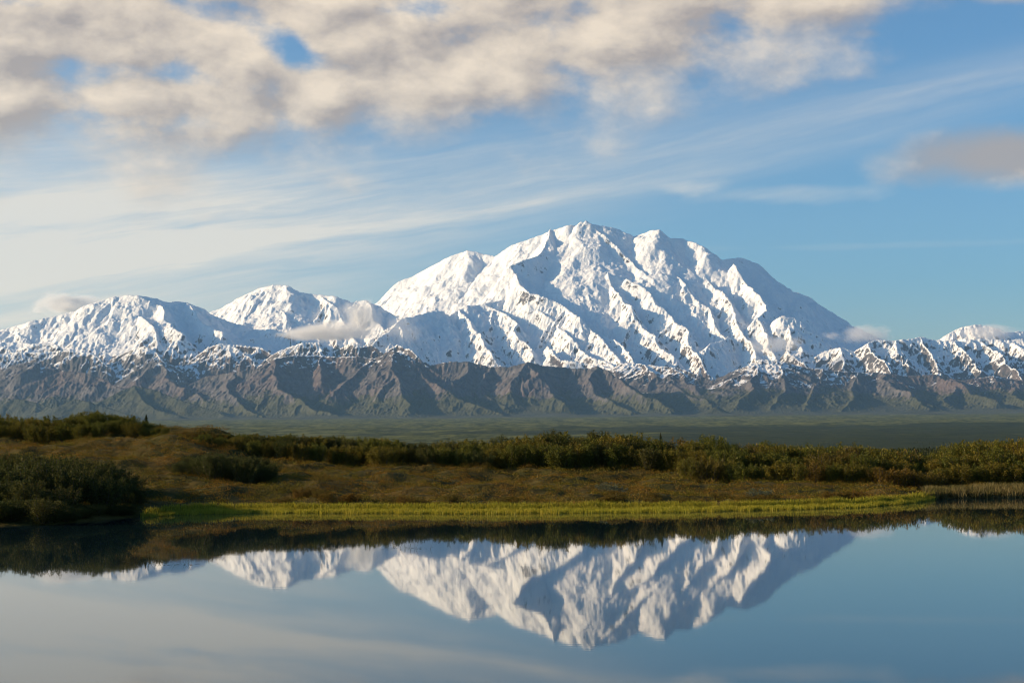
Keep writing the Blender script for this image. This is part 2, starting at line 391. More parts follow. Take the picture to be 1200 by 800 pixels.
def build_ranges():
    ncol, nrow = 1300, 860
    px = np.linspace(-75, 1275, ncol)
    yy = np.concatenate([np.linspace(26000, 30000, 90, endpoint=False), np.linspace(30000, 47500, nrow - 90)])
    Yg, Ug = np.meshgrid(yy, (px - 600) / F, indexing='ij')
    Xg = Ug * Yg
    # wobble the plan so that ridge lines wander
    wx = fbm(Xg / 1000, Yg / 1000, 1, 5) * 105; wy = fbm(Xg / 1000, Yg / 1000, 51, 5) * 190
    qx, qy = (Xg + wx).ravel().astype(np.float64), (Yg + wy).ravel()
    base = plain_z(yy)[:, None] + fbm(Xg / 1500, Yg / 1500, 5, 3) * np.interp(yy, [26000, 30000, 36000], [12, 55, 130])[:, None]
    best = np.full(qx.shape, -1e9); bt = np.zeros_like(qx); bd = np.full(qx.shape, 3000.0); bw = np.full(qx.shape, LOW)
    shp = Xg.shape
    qx, qy, best, bt, bd, bw = (a.reshape(shp) for a in (qx, qy, best, bt, bd, bw))
    reach = {MAIN: 7500, LEFT: 6000, RIGHT: 5000, FOOT: 4500, LOW: 3500, FOOTR: 4500}
    length = {MAIN: 9500, LEFT: 7000, RIGHT: 5000, FOOT: 3200, LOW: 2200, FOOTR: 3200}
    bw = bw.astype(int)

    def tent(A, B, s, grp, T, rmax, Lr):
        y0, y1 = min(A[1], B[1]) - rmax - 300, max(A[1], B[1]) + rmax + 300
        r0, r1 = np.searchsorted(yy, y0), np.searchsorted(yy, y1)
        if r1 <= r0: return 0.0
        x0, x1 = min(A[0], B[0]) - rmax - 200, max(A[0], B[0]) + rmax + 200
        uu = (px - 600) / F
        ya, yb = yy[r0], yy[r1 - 1]
        c0 = np.searchsorted(uu, min(x0 / ya, x0 / yb)); c1 = np.searchsorted(uu, max(x1 / ya, x1 / yb))
        if c1 <= c0: return 0.0
        w = (slice(r0, r1), slice(c0, c1))
        ab = B[:2] - A[:2]; l2 = ab @ ab; l = math.sqrt(l2)
        X_, Y_ = qx[w] - A[0], qy[w] - A[1]
        t = np.clip((X_ * ab[0] + Y_ * ab[1]) / l2, 0, 1)
        dx = X_ - t * ab[0]; dy = Y_ - t * ab[1]
        d = np.sqrt(dx * dx + dy * dy)
        h = A[2] + t * (B[2] - A[2]) - s * Lr * (1 - np.exp(-d / Lr)) - 0.12 * d
        m = h > best[w]
        side = np.where(dx * ab[1] - dy * ab[0] > 0, 1000.0, 0.0)
        best[w][m] = h[m]; bt[w][m] = (T + t * l + side)[m]; bd[w][m] = d[m]; bw[w][m] = grp
        return l

    T0 = 0.0
    rr = random.Random(5)
    for ri, (grp, s, pts) in enumerate(RIDGES):
        W = np.array([P(a, b, c * 1000) for a, b, c in pts])
        spur = abs(W[-1, 2] - W[0, 2]) > .25 * np.hypot(*(W[-1, :2] - W[0, :2]))
        # knobs and notches along a spur
        dense = [W[0]]
        for A, B in zip(W[:-1], W[1:]):
            l = np.hypot(*(B[:2] - A[:2])); n = max(1, int(l / 380)) if grp != LOW else 1
            for k in range(1, n + 1):
                p = A + (B - A) * k / n
                if k < n or spur:
                    p = p + np.array([rr.gauss(0, 45), rr.gauss(0, 60), rr.gauss(0, 38 if spur else 18)]) * (.5 if grp in (FOOT, FOOTR) and spur else 1.2 if grp in (FOOT, FOOTR) else .6 if grp == MAIN and not spur else 1)
                dense.append(p)
        for A, B in zip(dense[:-1], dense[1:]):
            T0 += tent(A, B, s, grp, T0, reach[grp], length[grp])
        T0 += 5000
        if grp == LOW: continue
        # side spurs branching down both flanks
        step = {MAIN: 420, LEFT: 420, RIGHT: 380, FOOT: 330, FOOTR: 330}[grp]
        for A, B in zip(dense[:-1], dense[1:]):
            ab = B[:2] - A[:2]; l = np.hypot(*ab)
            if l < 1: continue
            u = ab / l * (1 if B[2] <= A[2] else -1)
            for k in range(max(1, int(l / step + rr.random()))):
                for sd in (-1, 1):
                    if rr.random() < {MAIN: .66, FOOT: .66, FOOTR: .5}.get(grp, .35): continue
                    if grp == MAIN and A[2] > 4100: continue
                    nrm = np.array([-u[1], u[0]]) * sd
                    if grp in (MAIN, LEFT) and nrm[0] > .2 and rr.random() < .72: continue     # the lee flanks are smooth ice
                    a = rr.uniform(R(15), R(60)); dr = nrm * math.cos(a) + u * math.sin(a)
                    ln = rr.uniform(.35, 1.0) * {MAIN: 1100, LEFT: 950, RIGHT: 750, FOOT: 800, FOOTR: 900}[grp]
                    q0 = A + (B - A) * rr.random() - np.array([0, 0, rr.uniform(0, 60)])
                    g = s * rr.uniform(.62, .9); bend = rr.gauss(0, .5)
                    dr2 = np.array([dr[0] * math.cos(bend) - dr[1] * math.sin(bend), dr[0] * math.sin(bend) + dr[1] * math.cos(bend)])
                    q1 = q0 + np.array([*(dr * ln * .5), -g * ln * .5]); q2 = q1 + np.array([*(dr2 * ln * .5), -g * ln * .55])
                    ss = s * rr.uniform(1.1, 1.45)
                    T0 += tent(q0, q1, ss, grp, T0, 1300, 3000) + 300
                    T0 += tent(q1, q2, ss, grp, T0, 1300, 3000) + 700
    # flutes and ribs that run down the slope from every crest
    big = np.array([60, 60, 80, 52, 40, 48])[bw]; lam = np.array([520, 440, 360, 250, 420, 185])[bw]
    w = fbm(Xg / 400, Yg / 400, 31, 2) * 0.35
    big = big * np.where(bw == MAIN, np.interp(best, [2600, 4300], [1.1, .35]), 1.0)
    rib = 1 - 2 * np.abs(perlin(bt / lam + w, bd / (lam * 5) + 3.1, 9))
    rib2 = 1 - 2 * np.abs(perlin(bt / (lam * .42) + w * 1.6, bd / (lam * 2.4), 23))
    rib3 = perlin(bt / (lam * .2) + w * 2, bd / (lam * 1.1), 41)
    fade = np.clip(bd / 700, 0, 1); fade2 = np.clip(bd / 180, 0, 1)
    h = best + (rib - 0.75) * big * fade + (rib2 - .6) * big * .40 * fade2 + rib3 * big * .18 * fade2
    # roughness of rock and ice
    calm = np.where(bw == MAIN, np.interp(best, [2600, 4300], [1.0, .42]), 1.0)
    rough = fbm(Xg / 240, Yg / 240, 71, 4, .62)
    crag = 1 - np.abs(fbm(Xg / 520, Yg / 520, 77, 4, .5)) * 2
    amp = np.array([30, 28, 38, 16, 7, 13])[bw] * calm
    h = h + rough * amp * (0.35 + 0.65 * fade2) + (crag - .5) * amp * 1.1 * fade2
    # soft union with the plain
    k = 60.0
    dlt = (h - base) / k
    z = base + k * np.logaddexp(0, dlt)
    low = (h < base - 40)
    bw = np.where(low & (Yg < 33500), LOW, bw)
    r0 = int(np.searchsorted(yy, 29600))
    ze = erode(z[r0:], 22.0, EROSION[0], EROSION[1], EROSION[2])
    lim = np.where(bw[r0:] == LOW, 12.0, np.where(bw[r0:] == MAIN, np.interp(z[r0:], [2400, 3900], [44.0, 11.0]), np.where(bw[r0:] == LEFT, np.interp(z[r0:], [1700, 2500], [46.0, 13.0]), 27.0)))
    dz = np.clip(ze - z[r0:], -lim, lim * .6)
    dz = dz * np.clip((yy[r0:, None] - 29600) / 500, 0, 1)
    z[r0:] += dz
    gully = (.58 + (rib * .6 + rib2 * .4 - .58) * fade + np.pad(np.clip(dz / 40, -1, 1), ((r0, 0), (0, 0))) * .35).ravel()
    V = np.stack([Xg, Yg, z], -1).reshape(-1, 3)
    Fq = grid_faces(*shp)
    fw = bw[:-1, :-1].ravel()
    info = {MAIN: ('mountain', 'huge broad snow-covered mountain rising highest in the middle of the range', 'mountain', 1150.0, 0.0),
            LEFT: ('mountain', 'pair of lower snowy peaks in the range left of the huge mountain', 'mountain', 1560.0, 0.0),
            RIGHT: ('mountain', 'craggy snow-patched range with a white dome right of the huge mountain', 'mountain', 1380.0, 0.0),
            FOOT: ('foothills', 'bare brown foothills furrowed by gullies below the left half of the snowy range', 'foothills', 1860.0, 0.0),
            FOOTR: ('foothills', 'grey fluted foothills with thin snow on their crests under the right half of the range', 'foothills', 1560.0, 0.0),
            LOW: ('hills', 'low smooth green hills along the foot of the brown foothills', 'hills', 9000.0, 0.0)}
    for g, (nm, lab, cat, sl, _) in info.items():
        f = Fq[fw == g]
        u, inv = np.unique(f, return_inverse=True)
        o = mesh_np(nm, V[u], inv.reshape(-1, 4), M_RANGE)
        o['snow_line'] = sl
        ga = o.data.attributes.new('gully', 'FLOAT', 'POINT'); ga.data.foreach_set('value', np.ascontiguousarray(gully[u], np.float32))
        tag(o, lab, cat, None, 'structure')


def mat_range():
    m, nt, out = new_mat('snow_rock_tundra')
    L = nt.links.new
    geo = nt.nodes.new('ShaderNodeNewGeometry')
    x, y, z = sep(nt, geo.outputs['Position'])
    nx, ny, nz = sep(nt, geo.outputs['Normal'])
    at = nt.nodes.new('ShaderNodeAttribute'); at.attribute_type = 'OBJECT'; at.attribute_name = 'snow_line'
    sl = S(nt, at.outputs['Fac'])
    gu = nt.nodes.new('ShaderNodeAttribute'); gu.attribute_name = 'gully'; gul = S(nt, gu.outputs['Fac'])
    p = geo.outputs['Position']
    n_big = noise(nt, p, 1 / 900.0, 4, .6)
    n_mid = noise(nt, p, 1 / 170.0, 5, .65)
    n_fine = noise(nt, p, 1 / 45.0, 4, .6)
    # snow: above the snow line, less on steep rock, streaky near the line
    alt = (z - sl) / 560.0 + (n_big - .5) * 2.4 + (n_mid - .5) * 1.05 + (.54 - gul) * 1.2
    steep = (nz + (n_mid - .5) * .5 + (n_fine - .5) * .32)
    snow = (alt + (steep - .72) * 2.2).ss(-.12, .22) * (steep - ((2500.0 - z) / 900.0).sat() * ((sl - 1080.0) / 420.0).sat() * .33).ss(.36, .47)
    # rock: grey-brown, lavender scree, rusty streaks
    rock = mix(nt, n_mid.ss(.3, .7), (.046, .048, .055), (.128, .116, .116))
    n_red = noise(nt, p, 1 / 2600.0, 3, .5)
    rock = mix(nt, (n_big * .4 + n_red * .6).ss(.47, .64) * .45, rock, (.120, .076, .068))
    # tundra creeping up the lower slopes
    tun_c = mix(nt, n_mid, (.030, .036, .018), (.070, .070, .036))
    tun = ((860.0 - z) / 260.0 + sl.ss(4000.0, 8000.0) * 3.0 + (n_big - .5) * 2.6 + (n_mid - .5) * 1.4 + (steep - .85) * 2.0).ss(-.2, .5)
    ground = mix(nt, tun, rock, tun_c)
    snow_c = mix(nt, n_fine.ss(.3, .8), (.72, .73, .75), (.82, .82, .82))
    col = mix(nt, snow, ground, snow_c)
    b = nt.nodes.new('ShaderNodeBsdfPrincipled')
    L(col, b.inputs['Base Color']); b.inputs['Roughness'].default_value = .8
    b.inputs['Specular IOR Level'].default_value = .15
    bump = nt.nodes.new('ShaderNodeBump'); bump.inputs['Distance'].default_value = 70.0; bump.inputs['Strength'].default_value = .7
    L((n_mid * .6 + n_fine * .4).s, bump.inputs['Height']); L(bump.outputs[0], b.inputs['Normal'])
    L(b.outputs[0], out.inputs[0])
    return m


M_RANGE = mat_range()
build_ranges()

# ------------------------------------------------------------------ ground sheet, pond
SHORE_PX = [-900, -300, -60, 60, 150, 220, 300, 450, 600, 800, 900, 1000, 1060, 1085, 1100, 1150, 1260, 1500, 2200]
SHORE_D = [30, 50, 55, 56, 60.5, 63.8, 64.6, 63.6, 62.7, 63.0, 63.8, 65.2, 68.2, 70.8, 71.6, 72, 72, 66, 40]
CREST_PX = [-900, -200, 0, 120, 200, 250, 300, 400, 500, 600, 700, 800, 900, 1000, 1080, 1160, 1300, 2200]
CREST_Z = [2.4, 2.8, 3.0, 3.3, 3.5, 3.2, 2.6, 1.95, 1.6, 1.3, 1.35, 1.05, .85, .7, .45, .5, .8, 1.2]


def ground_z(x, y):
    x = np.asarray(x, float); y = np.asarray(y, float)
    yc = np.maximum(y, 1.0)
    px = np.clip(600 + x / yc * F, -2500, 3500)
    sh = np.interp(px, SHORE_PX, SHORE_D); zc = np.interp(px, CREST_PX, CREST_Z)
    zc = np.where(px < 200, zc - .0, zc)
    dc = 86.0
    tau = np.clip((y - sh) / (dc - sh), 0, 1)
    far_near = zc * (tau ** 1.05) + np.clip((y - sh) / 1.2, 0, 1) * .12 * (1 - tau)
    hum = (fbm(x / 3.6, y / 3.6, 3, 3) * .34 + fbm(x / .9, y / .9, 8, 2) * .05)
    z1 = far_near + hum * np.clip((y - sh) / 4, 0, 1)
    pz = plain_z(y)
    back = np.clip((y - dc) / 60.0, 0, 1)
    z2 = zc * (1 - back) ** 1.3 + pz * np.minimum(1, back + .0)
    roll = fbm(x / 420, y / 900, 13, 3) * np.interp(y, [150, 600, 2000, 6000, 12000, 26000], [0, 2, 5, 9, 16, 12])
    roll = roll + np.interp(y, [8500, 10400, 11200, 12000], [0, 14, 16, 0]) * (.6 + fbm(x / 1500, y / 3000, 19, 2))
    z = np.where(y > dc, z2 + roll + hum * (1 - back), z1)
    pond = -.75 * np.clip((sh - y) / 2.2, 0, 1) ** .8
    z = np.where(y < sh, pond, z)
    # near bank under the photographer and the sides of the pond
    bank = np.clip((4.5 - y) / 4.0, 0, 1) * 1.9 - .75
    side = np.clip((np.abs(x) - 34) / 8.0, 0, 1) * 2.2 - .75
    z = np.where(y < sh, np.maximum(z, np.maximum(bank, side)), z)
    return z


def mat_ground():
    m, nt, out = new_mat('tundra_ground')
    L = nt.links.new
    geo = nt.nodes.new('ShaderNodeNewGeometry'); p = geo.outputs['Position']
    x, y, z = sep(nt, p)
    n_s = noise(nt, p, 1 / .35, 4, .6); n_m = noise(nt, p, 1 / 2.6, 4, .6)
    near = mix(nt, n_m.ss(.35, .65), (.036, .036, .010), (.090, .060, .016))
    near = mix(nt, n_s.ss(.45, .7) * .6, near, (.09, .075, .025))
    n_p = noise(nt, vec(nt, x / 260.0, y / 900.0, 0), 1.0, 6, .62)
    n_q = noise(nt, vec(nt, x / 45.0, y / 140.0, 0), 1.0, 5, .65)
    n_r = noise(nt, vec(nt, x / 150.0, y / 700.0, 2.0), 1.0, 6, .68)
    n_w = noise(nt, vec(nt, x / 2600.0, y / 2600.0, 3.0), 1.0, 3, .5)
    far = mix(nt, (n_q * .35 + n_r * .65).ss(.38, .62), (.026, .038, .015), (.120, .126, .044))
    # darker patches, denser on the right-hand lowland, then pale patches
    dark_patch = ((x / y + .02) * 5.0 + (n_w - .5) * 3.2 + (n_p - .5) * 1.6 + .1).ss(-.15, .45) * (11800.0 - y).ss(-600.0, 500.0)
    far = mix(nt, dark_patch * (n_r.ss(.3, .62) * .5 + .42), far, (.018, .030, .020))
    far = mix(nt, (n_p.ss(.62, .74) * .5), far, (.13, .125, .06))
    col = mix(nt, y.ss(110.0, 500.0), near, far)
    wet = (.02 - z).ss(0.0, .15) * (200.0 - y).ss(0.0, 60.0)
    col = mix(nt, wet, col, (.012, .012, .008))
    b = nt.nodes.new('ShaderNodeBsdfPrincipled'); L(col, b.inputs['Base Color']); b.inputs['Roughness'].default_value = .95
    b.inputs['Specular IOR Level'].default_value = .05
    bump = nt.nodes.new('ShaderNodeBump'); bump.inputs['Distance'].default_value = .15; bump.inputs['Strength'].default_value = .8
    L(n_s.s, bump.inputs['Height']); L(bump.outputs[0], b.inputs['Normal'])
    L(b.outputs[0], out.inputs[0])
    return m


def build_ground():
    yy = np.concatenate([np.linspace(-40, 50, 40, endpoint=False), np.linspace(50, 95, 150, endpoint=False),
                         np.geomspace(95, 2000, 130, endpoint=False), np.geomspace(2000, 26000, 260)])
    uu = np.concatenate([np.linspace(-1.5, -.36, 60, endpoint=False), np.linspace(-.36, .36, 420), np.linspace(.36, 1.5, 61)[1:]])
    Y, U = np.meshgrid(yy, uu, indexing='ij')
    Xw = U * (np.abs(Y) + 40)
    # straight bearings in the part that is seen
    Xw = np.where(Y > 45, U * Y, U * 45 * (1 + (45 - np.minimum(Y, 45)) * .004))
    Z = ground_z(Xw, Y)
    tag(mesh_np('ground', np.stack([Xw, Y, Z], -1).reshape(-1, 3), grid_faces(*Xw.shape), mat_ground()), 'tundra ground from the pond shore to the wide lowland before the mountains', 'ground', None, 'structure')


build_ground()


def build_water():
    m, nt, out = new_mat('still_water')
    L = nt.links.new
    geo = nt.nodes.new('ShaderNodeNewGeometry'); x, y, z = sep(nt, geo.outputs['Position'])
    b = nt.nodes.new('ShaderNodeBsdfPrincipled')
    b.inputs['Base Color'].default_value = (.006, .016, .020, 1); b.inputs['Roughness'].default_value = .022
    b.inputs['IOR'].default_value = 1.333
    r1 = noise(nt, vec(nt, x / .45, y / .15), 1.0, 2, .5); r0 = noise(nt, vec(nt, x / 4.0, y / 1.6), 1.0, 2, .5)
    r2 = noise(nt, vec(nt, x / .22, y / .12), 1.0, 2, .5)
    ruf = noise(nt, vec(nt, x / 9.0, y / 2.2, 4.0), 1.0, 3, .6).ss(.45, .75)
    bump = nt.nodes.new('ShaderNodeBump'); bump.inputs['Strength'].default_value = 1.0; bump.inputs['Distance'].default_value = .00015
    L((r1 * (ruf * .6 + .6) + r0 * 1.6 + r2 * .12 * (ruf + .3)).s, bump.inputs['Height']); L(bump.outputs[0], b.inputs['Normal'])
    L(b.outputs[0], out.inputs[0])
    v = np.array([[-44, -5, 0], [44, -5, 0], [44, 84, 0], [-44, 84, 0]], float)
    tag(mesh_np('water', v, np.array([[0, 1, 2, 3]]), m, smooth=False), 'still pond mirroring the mountain and the sky', 'pond', None, 'structure')


build_water()


# ------------------------------------------------------------------ haze
def build_haze():
    m, nt, out = new_mat('air')
    v = nt.nodes.new('ShaderNodeVolumePrincipled')
    v.inputs['Color'].default_value = (.34, .62, 1.0, 1)
    v.inputs['Density'].default_value = HAZE_DENSITY
    v.inputs['Anisotropy'].default_value = .1
    nt.links.new(v.outputs[0], out.inputs['Volume'])
    x0, x1, y0, y1, z0, z1 = -42000, 42000, -900, 48200, -60, 6300
    vv = np.array([[x, y, z] for z in (z0, z1) for y in (y0, y1) for x in (x0, x1)], float)
    ff = np.array([[0, 2, 3, 1], [4, 5, 7, 6], [0, 1, 5, 4], [2, 6, 7, 3], [0, 4, 6, 2], [1, 3, 7, 5]])
    tag(mesh_np('haze', vv, ff, m, smooth=False), 'thin blue haze over the lowland and the mountains', 'haze', None, 'stuff')


build_haze()


# ------------------------------------------------------------------ small clouds hanging on the mountains
def cloud(px, py, d, hw, hh, dens, label, seed):
    g = np.random.default_rng(seed)
    c = P(px, py, d * 1000); rx, rz = hw / F * d * 1000, hh / F * d * 1000
    nu, nv = 28, 15
    th = np.linspace(0, 2 * math.pi, nu, endpoint=False); ph = np.linspace(-math.pi / 2, math.pi / 2, nv)[1:-1]
    T, Q = np.meshgrid(th, ph)
    n = np.stack([np.cos(Q) * np.cos(T), np.cos(Q) * np.sin(T), np.sin(Q)], -1).reshape(-1, 3)
    n = np.concatenate([n, [[0, 0, -1], [0, 0, 1]]])
    k = 1 + .22 * fbm(n[:, 0] * 2 + seed, n[:, 1] * 2 + n[:, 2] * 1.7, seed, 2)
    v = n * k[:, None]
    i = np.arange((nv - 2) * nu).reshape(nv - 2, nu); j = np.roll(i, -1, 1)
    q = np.stack([i[:-1], j[:-1], j[1:], i[1:]], -1).reshape(-1, 4)
    tri = np.concatenate([np.stack([i[:-1], j[:-1], j[1:]], -1).reshape(-1, 3), np.stack([i[:-1], j[1:], i[1:]], -1).reshape(-1, 3),
                          np.stack([j[0], i[0], np.full(nu, len(n) - 2)], -1), np.stack([i[-1], j[-1], np.full(nu, len(n) - 1)], -1)])
    m, nt, out = new_mat('cloud_vapour')
    tc = nt.nodes.new('ShaderNodeTexCoord'); x, y, z = sep(nt, tc.outputs['Object'])
    r = (x * x + y * y + z * z).pow(.5)
    nz = noise(nt, vec(nt, x * 1.6 + seed * 3.1, y * 1.6, z * 1.3), 1.0, 4, .6)
    fall = (1.0 - r + (nz - .5) * 1.7 - .18).ss(0.0, .55)
    vol = nt.nodes.new('ShaderNodeVolumePrincipled')
    vol.inputs['Color'].default_value = (.96, .95, .94, 1); vol.inputs['Anisotropy'].default_value = .15
    nt.links.new((fall * dens).s, vol.inputs['Density']); nt.links.new(vol.outputs[0], out.inputs['Volume'])
    o = mesh_np('cloud', v, tri, m)
    o.location = c; o.scale = (rx, rx * .6, rz)
    tag(o, label, 'cloud')


cloud(424, 374, 36.8, 34, 30, .0042, 'tall tan cloud puff against the shaded slope of the second snowy peak', 1)
cloud(385, 388, 36.5, 75, 15, .0036, 'flat tan cloud lying below the tall puff above the brown foothills', 2)
cloud(474, 385, 37.4, 30, 22, .0014, 'faint veil of cloud at the left foot of the huge mountain', 3)
cloud(80, 357, 42.2, 52, 18, .0042, 'soft cream cloud behind the leftmost snowy ridge', 4)
cloud(1015, 391, 38.9, 42, 15, .0024, 'small grey cloud at the end of the long shaded right slope of the huge mountain', 5)
cloud(1162, 390, 40.2, 56, 13, .0016, 'low cloud wrapping the white dome at the right', 6)
cloud(908, 404, 37.2, 44, 17, .0016, 'thin grey cloud veil in front of the small snowy peak below the shaded slope', 7)
cloud(974, 394, 39.5, 15, 7, .0040, 'tiny cloud puff in front of the shaded right slope', 8)
#@@VEG
# ------------------------------------------------------------------ plant materials
def leaf_mat(name, c0, c1, c2, trans=.3, patch=None):
    """Small leaves: colour varies from leaf to leaf and from plant to plant, light shines through."""
    m, nt, out = new_mat(name)
    L = nt.links.new
    geo = nt.nodes.new('ShaderNodeNewGeometry')
    rnd = S(nt, geo.outputs['Random Per Island'])
    oi = nt.nodes.new('ShaderNodeObjectInfo'); ornd = S(nt, oi.outputs['Random'])
    col = mix(nt, rnd, c0, c1)
    if patch:
        n = noise(nt, geo.outputs['Position'], 1 / patch, 3, .6)
        col = mix(nt, (n + (rnd - .5) * .35).ss(.42, .62), col, c2)
    else:
        col = mix(nt, ((ornd + rnd * .8) * .6).ss(.45, 1.0), col, c2)
    d = nt.nodes.new('ShaderNodeBsdfDiffuse'); t = nt.nodes.new('ShaderNodeBsdfTranslucent')
    g = nt.nodes.new('ShaderNodeBsdfGlossy'); g.inputs['Roughness'].default_value = .45; g.inputs['Color'].default_value = (.6, .6, .6, 1)
    L(col, d.inputs[0]); L(col, t.inputs[0])
    ms = nt.nodes.new('ShaderNodeMixShader'); ms.inputs[0].default_value = trans
    L(d.outputs[0], ms.inputs[1]); L(t.outputs[0], ms.inputs[2])
    m2 = nt.nodes.new('ShaderNodeMixShader'); m2.inputs[0].default_value = .012
    L(ms.outputs[0], m2.inputs[1]); L(g.outputs[0], m2.inputs[2]); L(m2.outputs[0], out.inputs[0])
    return m


def bark_mat():
    m, nt, out = new_mat('bark')
    geo = nt.nodes.new('ShaderNodeNewGeometry')
    n = noise(nt, geo.outputs['Position'], 30, 3)
    b = nt.nodes.new('ShaderNodeBsdfPrincipled'); b.inputs['Roughness'].default_value = .9
    nt.links.new(mix(nt, n, (.03, .024, .018), (.085, .07, .055)), b.inputs['Base Color'])
    nt.links.new(b.outputs[0], out.inputs[0])
    return m


M_BARK = bark_mat()
M_WILLOW = leaf_mat('willow_leaves', (.044, .056, .010), (.140, .138, .018), (.175, .125, .016))
M_SHADED_WILLOW = leaf_mat('shaded_willow_leaves', (.026, .036, .010), (.075, .082, .018), (.085, .075, .016))  # willow leaves darkened: the shade on these bushes is put into their colour
M_BIRCH = leaf_mat('birch_leaves', (.055, .048, .009), (.160, .115, .018), (.165, .090, .014))
M_SILVER = leaf_mat('silver_leaves', (.07, .085, .05), (.16, .17, .11), (.10, .11, .06))
M_SPRUCE = leaf_mat('spruce_needles', (.022, .032, .012), (.055, .068, .022), (.035, .045, .016), .1)
M_HEATH = leaf_mat('heath_leaves', (.062, .062, .009), (.180, .145, .016), (.170, .090, .014), .25, 1.7)
M_SEDGE = leaf_mat('sedge_blades', (.17, .18, .018), (.42, .37, .035), (.32, .27, .028), .45, 2.5)
M_STRAW = leaf_mat('straw_blades', (.12, .095, .035), (.27, .21, .085), (.09, .085, .025), .35, 1.2)
M_WOOD = leaf_mat('lowland_scrub', (.018, .027, .012), (.048, .050, .019), (.030, .036, .014), .2, 300.0)
M_WEED = leaf_mat('pond_weed', (.05, .05, .03), (.12, .11, .06), (.08, .08, .05), .1)


def leaf_quads(c, size, up=None, g=rng, aspect=.55):
    """One bent-free leaf blade (a lozenge) at every centre c, turned at random."""
    n = len(c)
    a = g.normal(size=(n, 3)); a /= np.linalg.norm(a, axis=1, keepdims=True)
    if up is not None: a = a * .75 + up; a /= np.linalg.norm(a, axis=1, keepdims=True)
    b = np.cross(a, g.normal(size=(n, 3))); b /= np.linalg.norm(b, axis=1, keepdims=True)
    s = (size * g.uniform(.65, 1.3, n))[:, None] * .5
    v = np.stack([c - a * s, c + b * s * aspect, c + a * s, c - b * s * aspect], 1).reshape(-1, 3)
    return v, np.arange(n * 4).reshape(-1, 4)


def tubes(paths, radii, sides=4):
    """Tapered stems along polylines (k,3) in one mesh."""
    vs, fs, o = [], [], 0
    for p, r in zip(paths, radii):
        k = len(p)
        ang = np.arange(sides) * 2 * math.pi / sides
        rr = np.linspace(r, r * .3, k)
        ring = np.stack([np.cos(ang), np.sin(ang), 0 * ang], -1)
        vs.append((p[:, None, :] + ring[None] * rr[:, None, None]).reshape(-1, 3))
        i = np.arange(k * sides).reshape(k, sides)
        j = np.roll(i, -1, 1)
        fs.append(np.stack([i[:-1], j[:-1], j[1:], i[1:]], -1).reshape(-1, 4) + o)
        o += k * sides
    return np.concatenate(vs), np.concatenate(fs)


def shrub_proto(seed, H, Rr, nst, per, leaf):
    g = np.random.default_rng(seed)
    paths, cs = [], []
    for i in range(nst):
        a = g.uniform(0, 2 * math.pi); q = math.sqrt(g.uniform(0, 1)); r0 = .16 * Rr * q
        lean = Rr * q * g.uniform(.75, 1.15); h = H * (1.0 - .24 * q * q) * g.uniform(.78, 1.06)
        t = np.linspace(0, 1, 6)[:, None]
        d = np.array([math.cos(a), math.sin(a), 0])
        p = d * (r0 + lean * (t ** .75)) + np.array([0, 0, 1]) * h * (t ** 1.12) + g.normal(size=(6, 3)) * .03 * t
        paths.append(p)
        tt = g.uniform(.04, 1.0, per) ** .62
        base = np.stack([np.interp(tt, t[:, 0], p[:, k]) for k in range(3)], -1)
        # side twigs: leaves sit in a sleeve that narrows to the tip
        sl = (.06 + .17 * (1 - tt))[:, None] * Rr
        cs.append(base + g.normal(size=(per, 3)) * sl * np.array([1, 1, .6]))
    c = np.concatenate(cs); c[:, 2] = np.maximum(c[:, 2], .03)
    return leaf_quads(c, leaf, np.array([0, 0, .5]), g), tubes(paths, [.014 * g.uniform(.7, 1.3) for _ in paths])


def make_shrub(name, label, cat, seed, H, Rr, nst, per, leaf, mat):
    r = bpy.data.objects.new(name, None); C.objects.link(r); tag(r, label, cat)
    (lv, lf), (sv, sf) = shrub_proto(seed, H, Rr, nst, per, leaf)
    mesh_np('foliage', lv, lf, mat, r, smooth=False)
    mesh_np('stems', sv, sf, M_BARK, r)
    return r


def dup(root):
    r = root.copy(); C.objects.link(r)
    for ch in root.children:
        c = ch.copy(); C.objects.link(c); c.parent = r
    return r


PROTO = {
    'willow': [make_shrub('willow_shrub', 'x', 'shrub', 100 + i, 1.6, .82, 34, 190, .070, M_WILLOW) for i in range(5)],
    'dark': [make_shrub('willow_shrub', 'x', 'shrub', 150 + i, 1.6, .85, 36, 200, .066, M_SHADED_WILLOW) for i in range(4)],  # willow shrubs carrying the leaf colour with shade painted in
    'birch': [make_shrub('birch_shrub', 'x', 'shrub', 200 + i, 1.0, .7, 28, 130, .060, M_BIRCH) for i in range(4)],
    'silver': [make_shrub('silver_willow', 'x', 'shrub', 300 + i, .5, .45, 16, 60, .055, M_SILVER) for i in range(2)],
}
BASE_H = {'willow': 1.6, 'dark': 1.6, 'birch': 1.0, 'silver': .5}
USED = set()
pr = random.Random(11)


def put_shrub(kind, px, d, h, label, group=None, wide=1.0):
    """A shrub whose foot is at distance d on the bearing of pixel px, h metres tall."""
    i = pr.randrange(len(PROTO[kind])); p = PROTO[kind][i]
    if (kind, i) in USED: p = dup(p)
    USED.add((kind, i))
    x = X(px, d)
    s = h / BASE_H[kind]
    p.location = (x, d, float(ground_z(x, d)) - .04)
    sw = wide * max(.55, s ** .6) * pr.uniform(.88, 1.15)
    p.scale = (sw, sw, s)
    p.rotation_euler = (0, 0, pr.uniform(0, 6.28))
    p['label'] = label; p['category'] = 'shrub'
    if group: p['group'] = group
    elif 'group' in p: del p['group']
    return p


def top_h(px, d, ytop):
    """Height a plant at distance d needs for its tip to reach photo row ytop."""
    x = X(px, d)
    return P(px, ytop, d)[2] - float(ground_z(x, d))


